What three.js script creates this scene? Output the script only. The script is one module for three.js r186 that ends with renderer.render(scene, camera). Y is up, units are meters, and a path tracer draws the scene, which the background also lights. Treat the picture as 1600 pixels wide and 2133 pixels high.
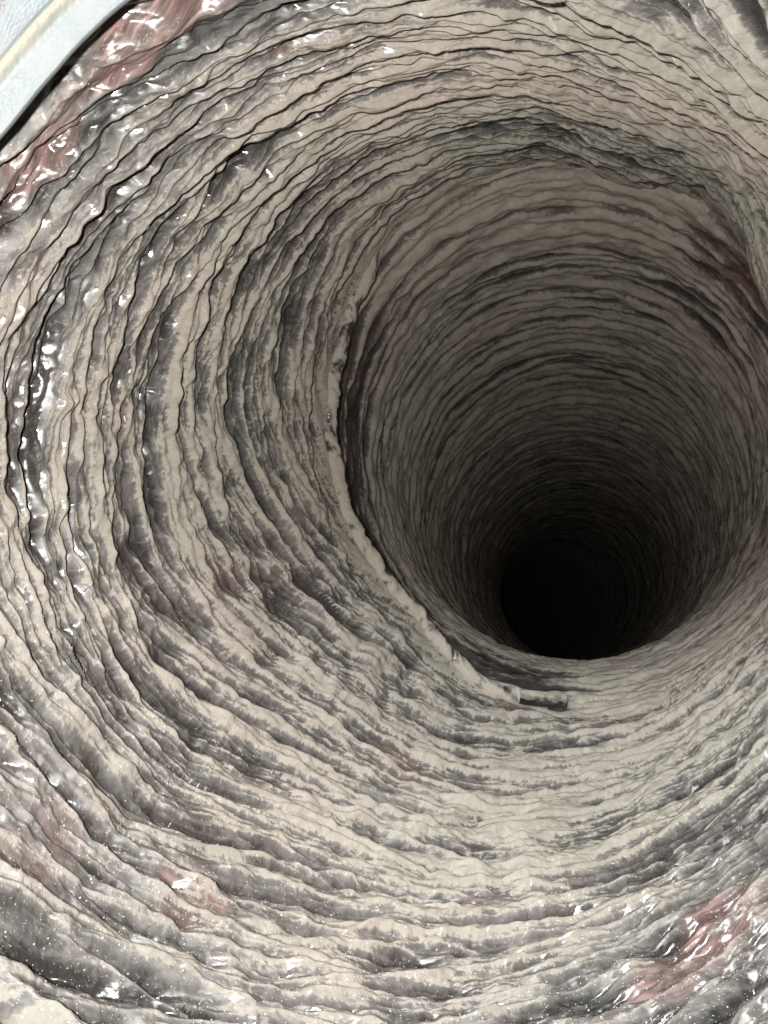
import * as THREE from 'three';
import { mergeGeometries } from 'three/addons/utils/BufferGeometryUtils.js';
import { RectAreaLightUniformsLib } from 'three/addons/lights/RectAreaLightUniformsLib.js';

// ---------- camera, lights, exposure ----------
const CAM_Y = 1.5;                                   // the duct mouth hangs in front of the camera at this height
const scene = new THREE.Scene();
scene.background = new THREE.Color(0, 0, 0);
const camera = new THREE.PerspectiveCamera(67.0, 0.75, 0.01, 20);
camera.position.set(0, CAM_Y, 0);
camera.lookAt(0, CAM_Y, -1);
const renderer = new THREE.WebGLRenderer({ antialias: true });
renderer.toneMapping = THREE.LinearToneMapping;
renderer.toneMappingExposure = 1.0;
renderer.shadowMap.enabled = true;
RectAreaLightUniformsLib.init();

// the flash beside the lens
const FLASH = new THREE.Vector3(-0.013, CAM_Y + 0.007, 0.014);
const flash = new THREE.PointLight(new THREE.Color(1, 0.985, 0.955), 0.14);
flash.position.copy(FLASH).add(new THREE.Vector3(0, 0, -0.003));
flash.shadow.radius = 0.14; flash.castShadow = true; flash.shadow.camera.near = 0.01; flash.shadow.camera.far = 4; flash.shadow.mapSize.set(2048, 2048); flash.shadow.bias = -0.0005;
scene.add(flash);
// added area light standing in for the ambient light of the room behind
const ROOM = new THREE.Vector3(-0.35, CAM_Y + 0.75, 0.95);
const room = new THREE.RectAreaLight(new THREE.Color(0.93, 0.97, 1.0), 14, 0.6, 0.6);
room.position.copy(ROOM); room.lookAt(0.02, CAM_Y, -0.2);
scene.add(room);

// ---------- helpers ----------
const TAU = Math.PI * 2, cl = (x, a = 0, b = 1) => x < a ? a : x > b ? b : x;
const ss = (a, b, x) => { const t = cl((x - a) / (b - a)); return t * t * (3 - 2 * t); };
const mix = (a, b, t) => a + (b - a) * t;
function rng(seed) { let s = seed >>> 0; return () => { s = (s + 0x6D2B79F5) >>> 0; let t = Math.imul(s ^ (s >>> 15), 1 | s); t = (t + Math.imul(t ^ (t >>> 7), 61 | t)) ^ t; return ((t ^ (t >>> 14)) >>> 0) / 4294967296; }; }
const TB = new Float32Array(65536); { const r = rng(71); for (let i = 0; i < 65536; i++) TB[i] = r() * 2 - 1; }
const lat = (ix, iy, per, seed) => { ix = ((ix % per) + per) % per; return TB[(Math.imul(ix + seed * 131, 7919) ^ Math.imul(iy + seed * 17 + 4096, 104729) ^ ((ix * 31 + iy * 57) << 3)) & 65535]; };
// smooth noise, x periodic over per lattice steps
function sn(x, y, per, seed) {
  const ix = Math.floor(x), iy = Math.floor(y); let fx = x - ix, fy = y - iy;
  fx = fx * fx * (3 - 2 * fx); fy = fy * fy * (3 - 2 * fy);
  const a = lat(ix, iy, per, seed), b = lat(ix + 1, iy, per, seed), c = lat(ix, iy + 1, per, seed), d = lat(ix + 1, iy + 1, per, seed);
  return a + (b - a) * fx + (c - a) * fy + (a - b - c + d) * fx * fy;
}
// faceted noise: flat triangles between random heights, like a creased foil
function fn(x, y, per, seed) {
  const ix = Math.floor(x), iy = Math.floor(y), fx = x - ix, fy = y - iy;
  const a = lat(ix, iy, per, seed), b = lat(ix + 1, iy, per, seed), c = lat(ix, iy + 1, per, seed), d = lat(ix + 1, iy + 1, per, seed);
  if ((ix + iy) & 1) return fx + fy < 1 ? a + (b - a) * fx + (c - a) * fy : d + (c - d) * (1 - fx) + (b - d) * (1 - fy);
  return fx > fy ? a + (b - a) * fx + (d - b) * fy : a + (c - a) * fy + (d - c) * fx;
}
const roll = t => { const u = Math.abs(2 * (t - Math.floor(t)) - 1); return 0.45 * (1 - u) + 0.55 * (1 - u * u); };   // rounded roll between two sharp creases
// upper envelope of long roof-shaped folds, one per jittered cell: sharp pinched creases between them, a soft ridge on each
// x along the fold (periodic over per), y across it; result in TE: height, side of the ridge (-1..1), the fold's own number
const TE = { h: 0, side: 0, id: 0 };
function tents(x, y, per, seed, turn, s1, jit, vary) {
  const ix = Math.floor(x), iy = Math.floor(y); let best = -9, side = 0, id = 0;
  for (let j = -2; j <= 2; j++) for (let i = -2; i <= 2; i++) {
    const cx = ix + i, cy = iy + j, r1 = lat(cx, cy, per, seed), r2 = lat(cx, cy, per, seed + 1), r3 = lat(cx, cy, per, seed + 2), r4 = lat(cx, cy, per, seed + 3);
    const dx = x - (cx + 0.5 + 0.5 * r1), dy = y - (cy + 0.5 + jit * r2) - dx * turn * r3, w = r4 * 0.35 + 1, ac = dy / w;
    const hh = 1 + vary * r4 - Math.sqrt(ac * ac + 0.003) - s1 * Math.abs(dx) * (1 + 0.4 * r1) + 0.14 * r3 * ac;
    if (hh > best) { best = hh; side = ac; id = r3; }
  }
  TE.h = best; TE.side = side; TE.id = id;
}
function table(T, x) { for (let i = 1; i < T.length; i++) if (x <= T[i][0] || i === T.length - 1) { const t = cl((x - T[i - 1][0]) / (T[i][0] - T[i - 1][0])); return T[i].map((v, k) => mix(T[i - 1][k], v, t)); } }
function angTable(T, deg) {                              // smooth periodic table over degrees
  deg = ((deg % 360) + 360) % 360; const n = T.length;
  for (let i = 0; i < n; i++) { const A = T[i], B = T[(i + 1) % n], a = A[0], b = i + 1 < n ? B[0] : B[0] + 360; const d = deg < T[0][0] ? deg + 360 : deg;
    if (d >= a && d <= b) { let t = (d - a) / (b - a); t = t * t * (3 - 2 * t); return mix(A[1], B[1], t); } }
  return T[0][1];
}
const names = {};
function reg(o, name) { o.name = name; return o; }
function tag(o, label, category, kind) { o.userData.label = label; o.userData.category = category; if (kind) o.userData.kind = kind; return o; }
function shadows(m) { m.castShadow = true; m.receiveShadow = true; return m; }

function makeTex(w, h, data, srgb) {
  const t = new THREE.DataTexture(data, w, h, THREE.RGBAFormat); t.magFilter = THREE.LinearFilter; t.minFilter = THREE.LinearFilter;
  t.wrapS = THREE.RepeatWrapping; t.wrapT = THREE.ClampToEdgeWrapping; if (srgb) t.colorSpace = THREE.SRGBColorSpace; t.needsUpdate = true; return t;
}
// a film tube: rows along it, columns round it; pos(a, q, out) gives the point, look(a, q, out) its colour and finish
function tube(nA, nQ, pos) {
  const P = new Float32Array((nA + 1) * (nQ + 1) * 3), U = new Float32Array((nA + 1) * (nQ + 1) * 2), o = [0, 0, 0];
  for (let j = 0, k = 0; j <= nQ; j++) for (let i = 0; i <= nA; i++, k++) {
    pos(i / nA, j / nQ, o); P[k * 3] = o[0]; P[k * 3 + 1] = o[1]; P[k * 3 + 2] = o[2]; U[k * 2] = i / nA; U[k * 2 + 1] = j / nQ;
  }
  const I = new Uint32Array(nA * nQ * 6); let n = 0;
  for (let j = 0; j < nQ; j++) for (let i = 0; i < nA; i++) { const a = j * (nA + 1) + i, b = a + 1, c = a + nA + 1, d = c + 1; I[n++] = a; I[n++] = c; I[n++] = b; I[n++] = b; I[n++] = c; I[n++] = d; }
  const g = new THREE.BufferGeometry(); g.setAttribute('position', new THREE.BufferAttribute(P, 3)); g.setAttribute('uv', new THREE.BufferAttribute(U, 2)); g.setIndex(new THREE.BufferAttribute(I, 1));
  g.computeVertexNormals();
  const N = g.attributes.normal;                          // weld the normals of the seam
  for (let j = 0; j <= nQ; j++) { const a = j * (nA + 1), b = a + nA; let x = N.getX(a) + N.getX(b), y = N.getY(a) + N.getY(b), z = N.getZ(a) + N.getZ(b); const l = Math.hypot(x, y, z) || 1; N.setXYZ(a, x / l, y / l, z / l); N.setXYZ(b, x / l, y / l, z / l); }
  return g;
}
function bake(w, h, look) {
  const C = new Uint8Array(w * h * 4), R = new Uint8Array(w * h * 4), o = { r: 0, g: 0, b: 0, rough: 0, bump: 0 };
  for (let j = 0, k = 0; j < h; j++) for (let i = 0; i < w; i++, k += 4) {
    look((i + 0.5) / w, (j + 0.5) / h, o, i, j);
    C[k] = cl(o.r, 0, 255); C[k + 1] = cl(o.g, 0, 255); C[k + 2] = cl(o.b, 0, 255); C[k + 3] = 255;
    const b = cl(o.bump) * 255; R[k] = b; R[k + 1] = cl(o.rough) * 255; R[k + 2] = b; R[k + 3] = 255;
  }
  return [makeTex(w, h, C, true), makeTex(w, h, R, false)];
}
function filmMaterial(tex, bump) {
  return new THREE.MeshPhysicalMaterial({ map: tex[0], roughnessMap: tex[1], roughness: 1, metalness: 0, bumpMap: tex[1], bumpScale: bump, ior: 1.6, side: THREE.DoubleSide });
}

// ---------- the duct's course ----------
// each row: distance from the camera, centre right of the camera, centre above the camera
const SP1 = [[0.1, 0.0014, -0.0111], [0.129, 0.012, -0.005], [0.30, 0.0745, 0.031], [0.36, 0.0965, 0.0437]];
const SP2 = [[0.27, 0.0660, 0.0290], [0.30, 0.0745, 0.0300], [0.40, 0.0993, 0.0221], [0.6, 0.149, -0.028], [0.78, 0.193, -0.060], [0.95, 0.236, -0.088], [1.1, 0.264, -0.114], [1.3, 0.290, -0.150], [1.7, 0.325, -0.225], [2.1, 0.330, -0.31], [2.5, 0.30, -0.41], [2.8, 0.22, -0.5]];
// radius of the sleeve's inner end, by angle
const LIP = [[0, 0.0915], [33, 0.0890], [60, 0.1030], [78, 0.0990], [95, 0.1040], [131, 0.1050], [146, 0.1005], [164, 0.0966], [180, 0.0950], [196, 0.0931], [213, 0.0928], [227, 0.0935], [239, 0.0978], [249, 0.1015], [270, 0.1040], [285, 0.1052], [310, 0.1030], [335, 0.0960]];
// strength of the step at that end, by angle
const STEP = [[0, 1], [60, 1], [90, 0.8], [130, 1], [180, 1], [235, 1], [262, 0.9], [270, 0.2], [300, 0.1], [335, 0.6]];

// how far the folds wind along the sleeve, by angle
const WIND = [[0, 0.36], [30, 0.34], [55, 0.22], [85, 0.05], [110, 0], [150, 0], [175, 0.02], [200, 0.09], [230, 0.17], [260, 0.23], [290, 0.28], [320, 0.33]];
const WT = new Float32Array(721); for (let i = 0; i <= 720; i++) { let v = 0; for (let k = -10; k <= 10; k++) v += angTable(WIND, i / 2 + k * 2); WT[i] = v / 21; }
const windAt = a => { const x = cl(a - Math.floor(a)) * 720, i = Math.min(719, x | 0); return mix(WT[i], WT[i + 1], x - i); };

// ---------- sleeve: the crumpled near length of film ----------
const Z0 = 0.121, Z1 = 0.30, NQ1 = 640, NHEM = 36, NA1 = 1380;
const q2z = q => 1 / (1 / Z0 - q * (1 / Z0 - 1 / Z1));
const H1 = { h: 0, v: 0, c: 0, c2: 0, side: 0, id: 0, ridge: 0 };
function sleeveH(a, q, out) {
  const w1 = sn(a * 9, q * 3.5, 9, 1), w2 = fn(a * 19, q * 7 + 9, 19, 2);
  const Q = q * (0.25 + q * (0.80 - 0.13 * q)) - windAt(a);                    // folds crowd together towards the inner end
  const bend = 0.62 * w1 + 0.07 * w2;
  tents(a * 12 + 0.15 * w2, Q * 37 + 1.8 * bend, 12, 101, 2.3, 0.25, 0.44, 0.30);
  const A = TE.h, sA = TE.side, id = TE.id;
  tents(a * 22, Q * 78 + 3.6 * bend, 22, 111, 2.0, 0.30, 0.45, 0.32);
  const B = TE.h, sB = TE.side;
  tents(a * 80 + 0.3 * w1, Q * 100, 74, 121, 2.6, 0.45, 0.48, 0.35);
  const C = TE.h;
  tents(a * 46 + 0.3 * w1, q * 19 + 0.4 * w1, 46, 151, 2.2, 0.55, 0.48, 0.40);      // creases across the folds
  const E = TE.h, sE = TE.side;
  tents(a * 104 + 0.4 * w1, q * 34 + 0.6 * w1, 104, 161, 1.6, 0.85, 0.48, 0.5);     // small puckers
  const F = TE.h, sF = TE.side;
  const loose = 0.5 + 0.5 * sn(a * 13, q * 6, 13, 15), near = 1 - q;
  const c1 = fn(a * 104 + 2 * w1, q * 30 + 3 * w1, 104, 10), c0 = fn(a * 52 + 2.5 * w1, q * 15 - 3 * w1, 52, 17), c2 = fn(a * 230 + 2 * w1, q * 64 + 1.5 * w1, 230, 11), c3 = fn(a * 430, q * 120 + 5 * w1, 430, 12);
  out.v = 0.54 * A + 0.28 * B + 0.14 * C + 0.17 * E + 0.10 * F;    // height of the fold, low in a crease
  out.side = sA; out.ridge = Math.max(Math.exp(-sA * sA * 260), 0.6 * Math.exp(-sB * sB * 160), 0.5 * Math.exp(-sE * sE * 400)); out.c = c1 + 0.6 * c0; out.c2 = c2; out.id = id;
  const k = mix(1.28, 0.95, ss(0, 0.8, q));
  out.h = (0.0010 + k * (0.0048 * A + (0.0015 + 0.0009 * loose) * mix(0.25, 1, ss(0.1, 0.7, q)) * B + mix(0.0001, 0.0010, ss(0.1, 0.8, q)) * C) + (0.0009 + 0.0011 * near) * E + mix(0.0004, 0.0008, near) * F + (0.0003 + 0.0011 * near) * c0 + mix(0.00045, 0.0007, q) * c1 + mix(0.00022, 0.00036, q) * c2 + 0.00012 * c3) * ss(-0.01, 0.04, q);
}
function sleeveR(deg, q) {
  const lip = angTable(LIP, deg);
  return mix(mix(0.1055 + 0.004 * ss(95, 112, deg) * ss(172, 155, deg) + 0.012 * ss(96, 72, deg) * ss(0, 30, deg), 0.1055, ss(0, 0.2, q)), lip + 0.0052, ss(0.55, 0.97, q));
}
function sleevePos(a, t, o) {
  const deg = a * 360, th = a * TAU, total = NQ1 + NHEM, r = t * total;
  let q = Math.min(1, r / NQ1), e = Math.max(0, (r - NQ1) / NHEM);
  sleeveH(a, q, H1);
  const st = angTable(STEP, deg);
  const wob = 0.0024 * fn(a * 44, 0.5, 44, 21) + 0.0014 * fn(a * 110, 3.3, 110, 22);
  let z = q2z(q) + wob * ss(0.8, 1, q), R = sleeveR(deg, q), h = H1.h;
  const lean = 0.0006 * (H1.v - 0.5) * ss(0, 0.1, q);        // folds lean towards the mouth
  z -= lean;
  const hem = ss(0.94, 0.98, q);                              // the last fold is rolled over the wire
  if (hem > 0) { const k = (q - 0.94) / 0.06, body = Math.sqrt(cl(1 - (1 - cl((k - 0.3) / 0.7)) ** 2)); h = mix(h, -0.0008 + 0.0048 * body + 0.45 * (H1.h - 0.003), hem * (0.35 + 0.65 * st)); }
  if (e > 0) { const an = e * Math.PI * 0.5; z += 0.0045 * Math.sin(an * 1.6); h -= (0.0150 * st + 0.005) * (1 - Math.cos(an)); }
  const c = table(SP1, z), rr = R - h;
  o[0] = c[1] + rr * Math.cos(th); o[1] = CAM_Y + c[2] + rr * Math.sin(th); o[2] = -z;
}
// where the dust lies thick (1) and where the film is bare (0): angle, place along the sleeve, amount
const DUST = [[134, 0.14, 0.20],[141, 0.41, 0.30],[159, 0.38, 0.40],[183, 0.44, 0.65],[197, 0.53, 0.60],[210, 0.34, 0.35],[221, 0.31, 0.30],[224, 0.11, 0.70],[240, 0.28, 0.55],[223, 0.52, 0.55],[238, 0.69, 0.75],[247, 0.49, 0.50],[261, 0.69, 0.80],[267, 0.46, 0.60],[278, 0.79, 0.85],[291, 0.90, 0.85],[295, 0.68, 0.50],[298, 0.50, 0.15],[296, 0.30, 0.12],[282, 0.44, 0.30],[174, 0.70, 0.65],[158, 0.80, 0.70],[152, 0.57, 0.55],[131, 0.57, 0.60],[117, 0.61, 0.80],[101, 0.57, 0.85],[114, 0.87, 0.80],[80, 0.39, 0.85],[68, 0.48, 0.95],[56, 0.63, 0.95],[85, 0.79, 0.65],[57, 0.93, 0.60],[212, 0.84, 0.70],[212, 0.69, 0.65],[237, 0.84, 0.60],[178, 0.94, 0.70],[126, 0.03, 0.05],[139, 0.13, 0.05],[122, 0.28, 0.40],[148, 0.85, 0.70]];
const RED = [[120, 0.10, 9, 0.055, 1],[126, 0.13, 5, 0.035, 0.9],[139, 0.155, 8, 0.045, 0.9],[130, 0.12, 6, 0.03, 0.7],[153, 0.28, 5, 0.035, 0.55],[126, 0.25, 5, 0.035, 0.55],[199, 0.74, 5, 0.035, 0.55],[183, 0.60, 5, 0.035, 0.55],[232, 0.36, 6, 0.06, 0.95],[299, 0.38, 7, 0.08, 1],[292, 0.34, 6, 0.06, 0.9],[243, 0.77, 5, 0.035, 0.55],[246, 0.77, 5, 0.035, 0.55],[172, 0.58, 5, 0.035, 0.55],[274, 0.60, 5, 0.035, 0.55],[217, 0.19, 5, 0.035, 0.55],[216, 0.27, 5, 0.035, 0.55],[169, 0.51, 5, 0.035, 0.55],[265, 0.56, 5, 0.035, 0.55],[217, 0.37, 5, 0.035, 0.55],[110, 0.31, 5, 0.035, 0.55]];
const cosT = DUST.map(d => [Math.cos(d[0] / 180 * Math.PI), Math.sin(d[0] / 180 * Math.PI)]);
const DG_W = 128, DG_H = 64, DG = new Float32Array((DG_W + 1) * (DG_H + 1));
for (let j = 0; j <= DG_H; j++) for (let i = 0; i <= DG_W; i++) {
  const th = i / DG_W * TAU, c = Math.cos(th), s = Math.sin(th), q = j / DG_H; let W = 0, S = 0;
  DUST.forEach((d, k) => { const dx = c - cosT[k][0], dy = s - cosT[k][1], dq = (q - d[1]) * 1.2, w = 1 / (dx * dx + dy * dy + dq * dq + 0.004) ** 1.5; W += w; S += w * d[2]; });
  DG[j * (DG_W + 1) + i] = S / W;
}
function dustAt(a, q) { const x = cl(a) * DG_W, y = cl(q) * DG_H, i = Math.min(DG_W - 1, x | 0), j = Math.min(DG_H - 1, y | 0), u = x - i, v = y - j, k = j * (DG_W + 1) + i, k2 = k + DG_W + 1; return mix(mix(DG[k], DG[k + 1], u), mix(DG[k2], DG[k2 + 1], u), v); }
const wr = rng(5); const WN = new Float32Array(1 << 20); for (let i = 0; i < WN.length; i++) WN[i] = wr() * 2 - 1;
const white = (i, j) => WN[(i + j * 1021 + ((i * j) >> 5)) & 1048575];

function finish(o, D, thin, red, streak, tint, g, i, j) {
  // D: dust cover with its stippled edge; thin: haze of single grains; red: insulation seen through the film
  const grain = g;
  let fr = 58, fg = 55, fb = 53;                            // bare film
  fr += 5 * tint;
  if (red > 0) { const k = red * (0.35 + 0.45 * streak); fr = mix(fr, 164 + 40 * streak, k); fg = mix(fg, 118 + 42 * streak, k); fb = mix(fb, 112 + 42 * streak, k); }
  const hz = cl(thin + 0.16 * grain, 0, 0.92);
  fr = mix(fr, 150, hz); fg = mix(fg, 145, hz); fb = mix(fb, 139, hz);
  const dr = 185 + 7 * tint + 12 * grain, dg = 176 + 2 * tint + 12 * grain, db = 163 + 3 * tint + 11 * grain;
  o.r = mix(fr, dr, D); o.g = mix(fg, dg, D); o.b = mix(fb, db, D);
  o.rough = mix(mix(0.13, 0.55, cl(hz * 1.1)), 0.97, D);
  o.bump = 0.5 + D * (0.22 + 0.28 * grain) + 0.06 * grain;
}
function sleeveLook(a, t, o, i, j) {
  const q = Math.min(1, t * (NQ1 + NHEM) / NQ1); sleeveH(a, q, H1);
  const w = white(i, (j / 2) | 0), w2 = 0.5 * (white(i >> 1, (j >> 2) + 77) + w), g = 0.6 * w2 + 0.4 * sn(a * 700, q * 230, 700, 31);
  const patch = 0.5 * sn(a * 26, q * 9, 26, 32) + 0.35 * sn(a * 70, q * 24, 70, 33) + 0.2 * sn(a * 190, q * 70, 190, 34);
  const amt = dustAt(a, q) - 0.27 * (1 - q) * (1 - q);
  const hem = ss(0.94, 0.97, q);
  const v = mix(H1.v, 0.92, hem * 0.6);
  const dens = mix(0.72, 1, ss(0.15, 0.62, q + 0.5 * (amt - 0.5) + 0.15 * patch));
  const bald = ss(0.45, 0.75, sn(a * 95, q * 30, 95, 39) + 0.3 * H1.c) * (1 - hem), nick = ss(0.30, 0.40, H1.c2 + 0.25 * sn(a * 60, q * 20, 60, 40)) * ss(0.95, 0.6, amt + 0.2 * patch);
  const s = (v - 0.905) * 3.0 + 0.12 * cl(H1.side * 3.5, -1, 1) * (1 - hem) + (Math.max(amt, 0.85 * hem) - 0.58) * (0.65 + 0.9 * (1 - q)) + patch * 0.11 + 0.06 * H1.id + 0.08 * H1.c - 0.25 * bald + 0.42 * (H1.ridge - 0.25);
  const D = ss(-0.12, 0.12, s + 0.34 * g) * (0.93 + 0.07 * g) * dens;
  let red = 0, streak = 0.5;
  for (const r of RED) { let da = Math.abs(a * 360 - r[0]); if (da > 180) da = 360 - da; const x = da / r[2], y = (q - r[1]) / r[3]; const d = x * x + y * y; if (d < 2.2) red = Math.max(red, r[4] * ss(1.15, 0.35, d + 0.55 * patch)); }
  if (red > 0) { const X = a * 630, Y = q * 200, u = X * 0.96 + Y * 0.28, n = Y * 0.96 - X * 0.28; streak = cl(0.45 + 0.55 * sn(u * 0.12, n * 1.1, 4096, 36) + 0.45 * sn(u * 0.3, n * 2.6, 4096, 35)); }
  const thin = cl(0.26 + 0.50 * amt + 2.3 * (v - 0.82) + 0.10 * g + 0.3 * (H1.ridge - 0.25) + 0.16 * patch + 0.12 * H1.c, 0.05, 0.88) * (1 - 0.55 * red);
  const tint = sn(a * 14, q * 5, 14, 37);
  red = Math.max(red, 0.16 * ss(0.1, 0.7, sn(a * 22, q * 8, 22, 38)));
  finish(o, D, thin, red, streak, tint, g, i, j);
  const satin = ss(0.1, 0.7, H1.id + 0.5 * H1.c) * ss(1.0, 0.6, amt);
  o.rough = mix(mix(o.rough, 0.7, satin), 0.10, nick * 0.9); o.bump = mix(o.bump, 0.55, nick * 0.85);
  if (w > 0.97 && amt < 0.5) { o.r += 50; o.g += 49; o.b += 47; }
}

// ---------- core: the long tube behind the sleeve ----------
const K0 = 0.282, K1 = 2.6, NA2 = 1000, NQ2 = 480;
const k2z = q => 1 / (1 / K0 - q * (1 / K0 - 1 / K1));
const H2 = { h: 0, v: 0, c: 0, c2: 0 };
function coreH(a, z, out) {
  const y = (z - K0) * 100;                                   // centimetres along
  const w1 = sn(a * 8, y * 0.22, 8, 41), f1 = fn(a * 26, y * 0.55, 26, 42), f2 = fn(a * 58, y * 1.0, 58, 43);
  tents(a * 15 + 0.3 * w1, y / 1.15 + 0.36 * w1 + 0.12 * f1, 15, 131, 0.5, 0.24, 0.22, 0.16);
  const A = TE.h;
  tents(a * 34, y / 0.6 + 0.6 * w1, 26, 141, 1.1, 0.30, 0.45, 0.30);
  const B = TE.h, c1 = fn(a * 110, y * 1.9, 110, 47), c2 = fn(a * 220, y * 4.2, 220, 48);
  out.v = 0.75 * A + 0.30 * B; out.c = c1; out.c2 = c2;
  out.h = -0.0010 + 0.0052 * A + 0.0016 * B + 0.0008 * f1 + 0.0009 * f2 + 0.0007 * c1 + 0.0003 * c2;
}
const coreR = (deg, z) => 0.1032 + 0.0060 * ss(0.335, 0.282, z);
function corePos(a, q, o) {
  const th = a * TAU, z0 = k2z(q); coreH(a, z0, H2);
  const z = z0 - 0.0012 * (H2.v - 0.5), c = table(SP2, z), rr = coreR(a * 360, z) - H2.h;
  o[0] = c[1] + rr * Math.cos(th); o[1] = CAM_Y + c[2] + rr * Math.sin(th); o[2] = -z;
}
function coreLook(a, q, o, i, j) {
  const z = k2z(q), y = (z - K0) * 100, deg = a * 360; coreH(a, z, H2);
  const w = white(i + 311, j), g = 0.55 * w + 0.45 * sn(a * 500, y * 9, 500, 51);
  const patch = 0.5 * sn(a * 22, y * 0.35, 22, 52) + 0.35 * sn(a * 60, y * 1.1, 60, 53) + 0.2 * sn(a * 170, y * 3, 170, 54);
  // behind the step on the left and below the film is bare, and on the upper right patches of it
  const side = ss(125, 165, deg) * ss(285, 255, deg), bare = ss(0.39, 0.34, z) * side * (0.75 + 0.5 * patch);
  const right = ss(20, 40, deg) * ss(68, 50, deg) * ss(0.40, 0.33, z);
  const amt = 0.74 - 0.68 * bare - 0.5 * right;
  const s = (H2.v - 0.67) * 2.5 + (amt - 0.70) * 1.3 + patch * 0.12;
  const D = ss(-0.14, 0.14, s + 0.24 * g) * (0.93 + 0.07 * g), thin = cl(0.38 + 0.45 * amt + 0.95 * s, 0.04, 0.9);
  const tint = sn(a * 12, y * 0.2, 12, 57);
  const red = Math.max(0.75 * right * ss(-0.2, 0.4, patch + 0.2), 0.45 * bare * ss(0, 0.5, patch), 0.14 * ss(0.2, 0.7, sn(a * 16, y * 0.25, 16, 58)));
  const nick = ss(0.18, 0.32, H2.c2 + 0.25 * sn(a * 50, y * 0.8, 50, 59));
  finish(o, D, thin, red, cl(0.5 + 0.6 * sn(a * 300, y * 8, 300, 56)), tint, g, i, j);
  o.rough = mix(o.rough, 0.12, nick * 0.9); o.bump = mix(o.bump, 0.55, nick * 0.85);
}

const duct = new THREE.Group(); duct.name = 'flexible_duct'; duct.position.set(0, 0, 0);
tag(duct, 'crumpled grey plastic film duct coated inside with beige dust', 'air duct');
scene.add(duct);
const sleeveTex = bake(2048, 2048, sleeveLook), coreTex = bake(2048, 1536, coreLook);
const sleeve = shadows(new THREE.Mesh(tube(NA1, NQ1 + NHEM, sleevePos), filmMaterial(sleeveTex, 0.00025)));
sleeve.name = 'crumpled_sleeve'; duct.add(sleeve);
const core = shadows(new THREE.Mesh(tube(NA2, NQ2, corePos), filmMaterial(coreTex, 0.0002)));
core.name = 'inner_tube'; duct.add(core);

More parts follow.
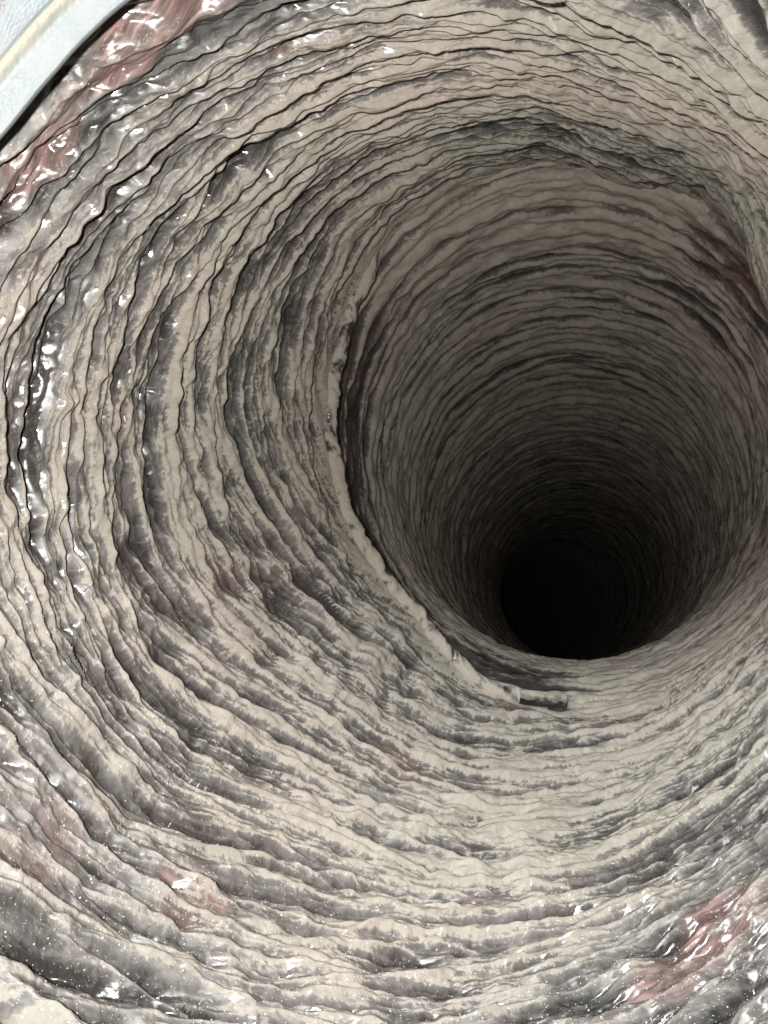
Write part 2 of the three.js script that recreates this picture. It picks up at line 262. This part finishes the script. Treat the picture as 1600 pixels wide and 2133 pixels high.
// ---------- collar round the mouth ----------
{
  const prof = [[0.006, 0.0035], [0.0004, 0.0012], [0.0003, 0.0002], [0.0009, 0], [0.0040, -0.0001], [0.0047, -0.0005], [0.0053, -0.0013], [0.0060, -0.0017], [0.0067, -0.0013], [0.0073, -0.0005], [0.0080, 0], [0.016, 0.0002], [0.026, 0.0004], [0.045, 0.0006], [0.0455, 0.0012], [0.0455, 0.006]];
  // rim: distance out from the edge, depth behind the front
  const nA = 900, fine = []; for (let i = 0; i < prof.length - 1; i++) { const n = i < 10 ? 3 : 8; for (let k = 0; k < n; k++) fine.push([mix(prof[i][0], prof[i + 1][0], k / n), mix(prof[i][1], prof[i + 1][1], k / n)]); } fine.push(prof[prof.length - 1]);
  const ZC = 0.1175, c = table(SP1, 0.12);
  const pos = (a, t, o) => {
    const k = t * (fine.length - 1), i = Math.min(fine.length - 2, k | 0), f = k - i, p = [mix(fine[i][0], fine[i + 1][0], f), mix(fine[i][1], fine[i + 1][1], f)];
    let d = a * 360 - 139; if (d > 180) d -= 360;
    const R = 0.0993 - 0.0068 * Math.exp(-d * d / 330) + 0.009 * ss(100, 70, a * 360) * ss(0, 30, a * 360) - 0.0012 * Math.exp(-((a * 360 - 226) ** 2) / 200) + 0.00012 * fn(a * 160, 1, 160, 61) * Math.exp(-p[0] * 900) - 0.0003 * ss(0.8, 0.95, sn(a * 90, 0, 90, 62)) * Math.exp(-p[0] * 2000);
    const z = ZC + p[1] + 0.00025 * sn(a * 40, p[0] * 120, 40, 63) * ss(0, 0.004, p[0]), r = R + p[0];
    o[0] = c[1] + r * Math.cos(a * TAU); o[1] = CAM_Y + c[2] + r * Math.sin(a * TAU); o[2] = -z;
  };
  const tex = bake(2048, 1024, (a, t, o, i, j) => {
    const k = t * (fine.length - 1), m = Math.min(fine.length - 2, k | 0), f = k - m, p = mix(fine[m][0], fine[m + 1][0], f);
    const x = a * 630, y = p * 1000;                          // millimetres
    const w = white(i, j), cloud = sn(x * 0.16, y * 0.3, 101, 64) + 0.5 * sn(x * 0.5, y * 0.6, 315, 65) + 0.3 * sn(x * 1.6, y * 1.5, 1008, 66), fine2 = sn(x * 3, y * 3, 1890, 67);
    let r = 152 + 9 * cloud, g = 156 + 7 * cloud, b = 155 + 6 * cloud;
    const blue = ss(0.1, 0.6, sn(x * 0.22, y * 0.18 + 3, 139, 68) + 0.3 * cloud); r = mix(r, 134, blue * 0.5); g = mix(g, 144, blue * 0.5); b = mix(b, 148, blue * 0.5);
    const bead = Math.exp(-((y - 5.6) ** 2) / 0.5); r = mix(r, 172, bead * 0.8 * (0.8 + 0.3 * fine2)); g = mix(g, 162, bead * 0.8); b = mix(b, 138, bead * 0.8);
    const dirt = ss(0.30, 0.75, cloud * 0.7 + 0.5 * fine2 + 0.15 * w + 0.5 * sn(x * 0.09, y * 0.12 + 8, 57, 69)) * ss(6.5, 11, y); r = mix(r, 104, dirt * 0.65); g = mix(g, 90, dirt * 0.65); b = mix(b, 84, dirt * 0.65);
    o.r = r + 5 * w; o.g = g + 5 * w; o.b = b + 5 * w; o.rough = 0.5 + 0.12 * cloud; o.bump = 0.5 + 0.25 * fine2 + 0.2 * cloud;
  });
  const m = new THREE.MeshPhysicalMaterial({ map: tex[0], roughnessMap: tex[1], bumpMap: tex[1], bumpScale: 0.00015, roughness: 1, side: THREE.DoubleSide });
  const ring = shadows(new THREE.Mesh(tube(nA, fine.length - 1, pos), m)); ring.name = 'duct_collar';
  tag(ring, 'pale grey painted metal collar with raised bead round the duct mouth', 'collar'); scene.add(ring);
}

// ---------- wire end: the cut end of the spring wire in its sheath, sticking out at the bottom of the step ----------
{
  const z = 0.286, c = table(SP1, z), th = -95.5 / 180 * Math.PI, R = 0.0978, L = 0.0145;
  const root = new THREE.Vector3(c[1] + R * Math.cos(th), CAM_Y + c[2] + R * Math.sin(th), -z);
  const ax = new THREE.Vector3(-Math.sin(th), Math.cos(th), 0.03).normalize(), up = new THREE.Vector3(0, 0.95, 0.30), sd = new THREE.Vector3().crossVectors(ax, up).normalize(); up.crossVectors(sd, ax);
  const prof = [[-1.4, 2.6], [-1, 2.75], [-0.3, 2.85], [0.3, 2.8], [0.8, 2.75], [0.88, 2.95], [0.94, 2.95], [1, 2.8], [1.0, 2.2], [0.9, 2.05], [0.5, 2.0]];
  const pos = (a, t, o) => {
    const k = t * (prof.length - 1), i = Math.min(prof.length - 2, k | 0), f = k - i, x = mix(prof[i][0], prof[i + 1][0], f) * L / 2, r = mix(prof[i][1], prof[i + 1][1], f) * 0.001 * (1 + 0.05 * sn(a * 6, t * 9, 6, 81) + 0.03 * fn(a * 12, t * 14, 12, 82));
    const ca = Math.cos(a * TAU), sa = Math.sin(a * TAU);
    for (let q = 0; q < 3; q++) { const n = 'xyz'[q]; o[q] = root[n] + ax[n] * x + (up[n] * ca + sd[n] * sa) * r; }
  };
  const tex = bake(512, 256, (a, t, o, i, j) => {
    const g = white(i, j), n = sn(a * 20, t * 30, 20, 83), d = Math.abs(a - Math.round(a)), D = ss(-0.12, 0.12, 0.14 - d + 0.06 * n + 0.05 * g);
    finish(o, D, 0.06 + 0.05 * n, 0, 0, 0, g, i, j); o.r -= 26 * (1 - D); o.g -= 26 * (1 - D); o.b -= 25 * (1 - D);
  });
  const m = shadows(new THREE.Mesh(tube(48, 40, pos), filmMaterial(tex, 0.0001))); m.name = 'wire_end'; m.userData.label = 'black cut tube end of the spring wire with dust on top'; duct.add(m);
}

// ---------- the wire under the film along the step ----------
{
  const d0 = 136, d1 = 264.5;
  const pos = (a, t, o) => {                                  // a round the wire, t along the step
    const deg = mix(d0, d1, t), th = deg / 180 * Math.PI, A = deg / 360, end = ss(0, 0.05, t), z0 = mix(0.2965, 0.2885, ss(235, 262, deg)) + 0.0016 * fn(A * 44, 0.5, 44, 21) + 0.0008 * fn(A * 110, 3.3, 110, 22), c = table(SP1, z0);
    tents(t * 48, a * 5, 1000, 171, 1.6, 0.34, 0.46, 0.5);
    const h1 = TE.h; tents(t * 150, a * 4, 1000, 181, 1.0, 0.8, 0.48, 0.5);
    const r = (0.0020 + 0.0008 * h1 + 0.0003 * fn(t * 120, a * 5, 1000, 92)) * mix(0.5, 1, end);
    const R = angTable(LIP, deg) - 0.0012 - 0.002 * (1 - end) * -1 + 0.0008 * fn(A * 60, 7, 60, 93) - 0.0012 * ss(240, 262, deg);
    const x = Math.cos(a * TAU), y = Math.sin(a * TAU), rr = R + r * 1.15 * x;
    o[0] = c[1] + rr * Math.cos(th); o[1] = CAM_Y + c[2] + rr * Math.sin(th); o[2] = -(z0 + r * y);
  };
  const tex = bake(256, 2048, (a, t, o, i, j) => {
    tents(t * 48, a * 5, 1000, 171, 1.6, 0.34, 0.46, 0.5);
    const g = white(i, j), n = sn(t * 60, a * 4, 1000, 94) + 0.5 * sn(t * 200, a * 9, 4096, 95), s = (TE.h - 0.50) * 1.2 + 0.45 * n;
    finish(o, ss(-0.15, 0.15, s + 0.25 * g), cl(0.5 + 0.7 * s), 0, 0.5, 0.3 * n, g, i, j);
  });
  const m = shadows(new THREE.Mesh(tube(28, 1100, pos), filmMaterial(tex, 0.0002))); m.name = 'wire_ridge'; duct.add(m);
}

// ---------- loose dirt on the film ----------
{
  const R = rng(991), p = [0, 0, 0], pa = [0, 0, 0], pb = [0, 0, 0];
  const frame = (a, t) => { sleevePos(a, t, p); sleevePos(a + 0.0006, t, pa); sleevePos(a, Math.min(1, t + 0.0015), pb);
    const P = new THREE.Vector3(...p), A = new THREE.Vector3(...pa).sub(P).normalize(), B = new THREE.Vector3(...pb).sub(P), N = new THREE.Vector3().crossVectors(B, A).normalize(); B.crossVectors(A, N).normalize(); return [P, A, B, N]; };
  // fibres
  const parts = [];
  for (let k = 0; k < 1500; k++) {
    const a = R(), t = 0.05 + 0.85 * R(), [P, A, B, N] = frame(a, t), L = 0.0015 + 0.004 * R() * R(), an = R() * TAU, d = A.clone().multiplyScalar(Math.cos(an)).addScaledVector(B, Math.sin(an)), s = A.clone().multiplyScalar(-Math.sin(an)).addScaledVector(B, Math.cos(an));
    const cv = (R() - 0.5) * 0.9, li = 0.1 + 0.35 * R(), pts = []; for (let i = 0; i < 5; i++) { const u = i / 4; pts.push(P.clone().addScaledVector(d, L * (u - 0.5)).addScaledVector(s, L * cv * (u - 0.5) ** 2 * 2).addScaledVector(N, 0.0001 + L * li * Math.sin(u * 2.6))); }
    const g = new THREE.TubeGeometry(new THREE.CatmullRomCurve3(pts), 5, 0.000022 + 0.00003 * R(), 3); g.deleteAttribute('uv'); parts.push(g);
  }
  const f = shadows(new THREE.Mesh(mergeGeometries(parts), new THREE.MeshStandardMaterial({ color: 0xb9b0a2, roughness: 0.8 }))); f.name = 'dust_fibres';
  tag(f, 'fine pale fibres of lint sticking to the dusty film', 'lint', 'stuff'); scene.add(f);
  // grains
  const M = new THREE.Matrix4(), g0 = new THREE.IcosahedronGeometry(1, 0), list = [];
  for (let k = 0; k < 60000 && list.length < 13000; k++) {
    const a = R(), t = 0.02 + 0.75 * R(), deg = a * 360, low = Math.exp(-(((deg - 285) / 45) ** 2)) * ss(0.75, 0.2, t) + 0.45 * Math.exp(-(((deg - 235) / 30) ** 2)) * ss(0.8, 0.3, t);
    if (R() > low + 0.03) continue;
    const [P, A, B, N] = frame(a, t), s = 0.00005 + 0.00011 * R() ** 3;
    M.makeBasis(A.multiplyScalar(s * (0.7 + R())), B.multiplyScalar(s * (0.7 + R())), N.multiplyScalar(s * 0.7)); M.setPosition(P.addScaledVector(N, s / (s * 0.7) * 0 + s * 0.4)); list.push(M.clone());
  }
  const g = new THREE.InstancedMesh(g0, new THREE.MeshStandardMaterial({ color: 0xd8d4cc, roughness: 0.7 }), list.length); list.forEach((m, i) => g.setMatrixAt(i, m)); shadows(g); g.name = 'dust_grains';
  tag(g, 'white grains of plaster dust scattered over the lower film', 'dust', 'stuff'); scene.add(g);
}

// ---------- the flash, and an unseen panel added for the room light ----------
{
  const f = new THREE.Group(); f.name = 'flash_lamp'; f.position.copy(FLASH); tag(f, 'small round white flash lamp facing the duct mouth', 'flash lamp'); scene.add(f);
  const dark = new THREE.MeshStandardMaterial({ color: 0x17181a, roughness: 0.4 });
  const ringShape = new THREE.LatheGeometry([[0.0029, 0.0006], [0.0033, 0.0009], [0.0040, 0.0009], [0.0044, 0.0005], [0.0044, -0.003], [0.0001, -0.003]].map(p => new THREE.Vector2(...p)), 40).rotateX(-Math.PI / 2);
  const h = shadows(new THREE.Mesh(ringShape, dark)); h.name = 'housing'; f.add(h);
  const lens = new THREE.Mesh(new THREE.LatheGeometry([[0, 0.0004], [0.0018, 0.0003], [0.0028, 0]].map(p => new THREE.Vector2(...p)), 32).rotateX(-Math.PI / 2), new THREE.MeshStandardMaterial({ color: 0xffffff, emissive: 0xfff6ea, emissiveIntensity: 2, roughness: 0.3 })); lens.name = 'lens'; f.add(lens);
  const p = new THREE.Group(); p.name = 'added_room_panel'; p.position.copy(ROOM); p.lookAt(0.02, CAM_Y, -0.2); tag(p, 'added square white panel standing in for the unseen room light', 'added room light'); scene.add(p);
  const bars = []; for (const [x, y, w, hh] of [[0, 0.3125, 0.65, 0.025], [0, -0.3125, 0.65, 0.025], [0.3125, 0, 0.025, 0.6], [-0.3125, 0, 0.025, 0.6]]) bars.push(new THREE.BoxGeometry(w, hh, 0.03).translate(x, y, -0.022));
  const fr = shadows(new THREE.Mesh(mergeGeometries(bars), new THREE.MeshStandardMaterial({ color: 0xd8d8d6, roughness: 0.5 }))); fr.name = 'frame'; p.add(fr);
  const df = new THREE.Mesh(new THREE.BoxGeometry(0.6, 0.6, 0.012).translate(0, 0, -0.024), new THREE.MeshStandardMaterial({ color: 0xf4f4f2, emissive: 0xf3f8ff, emissiveIntensity: 1.2, roughness: 0.6 })); df.name = 'diffuser'; p.add(df);
}

renderer.render(scene, camera);
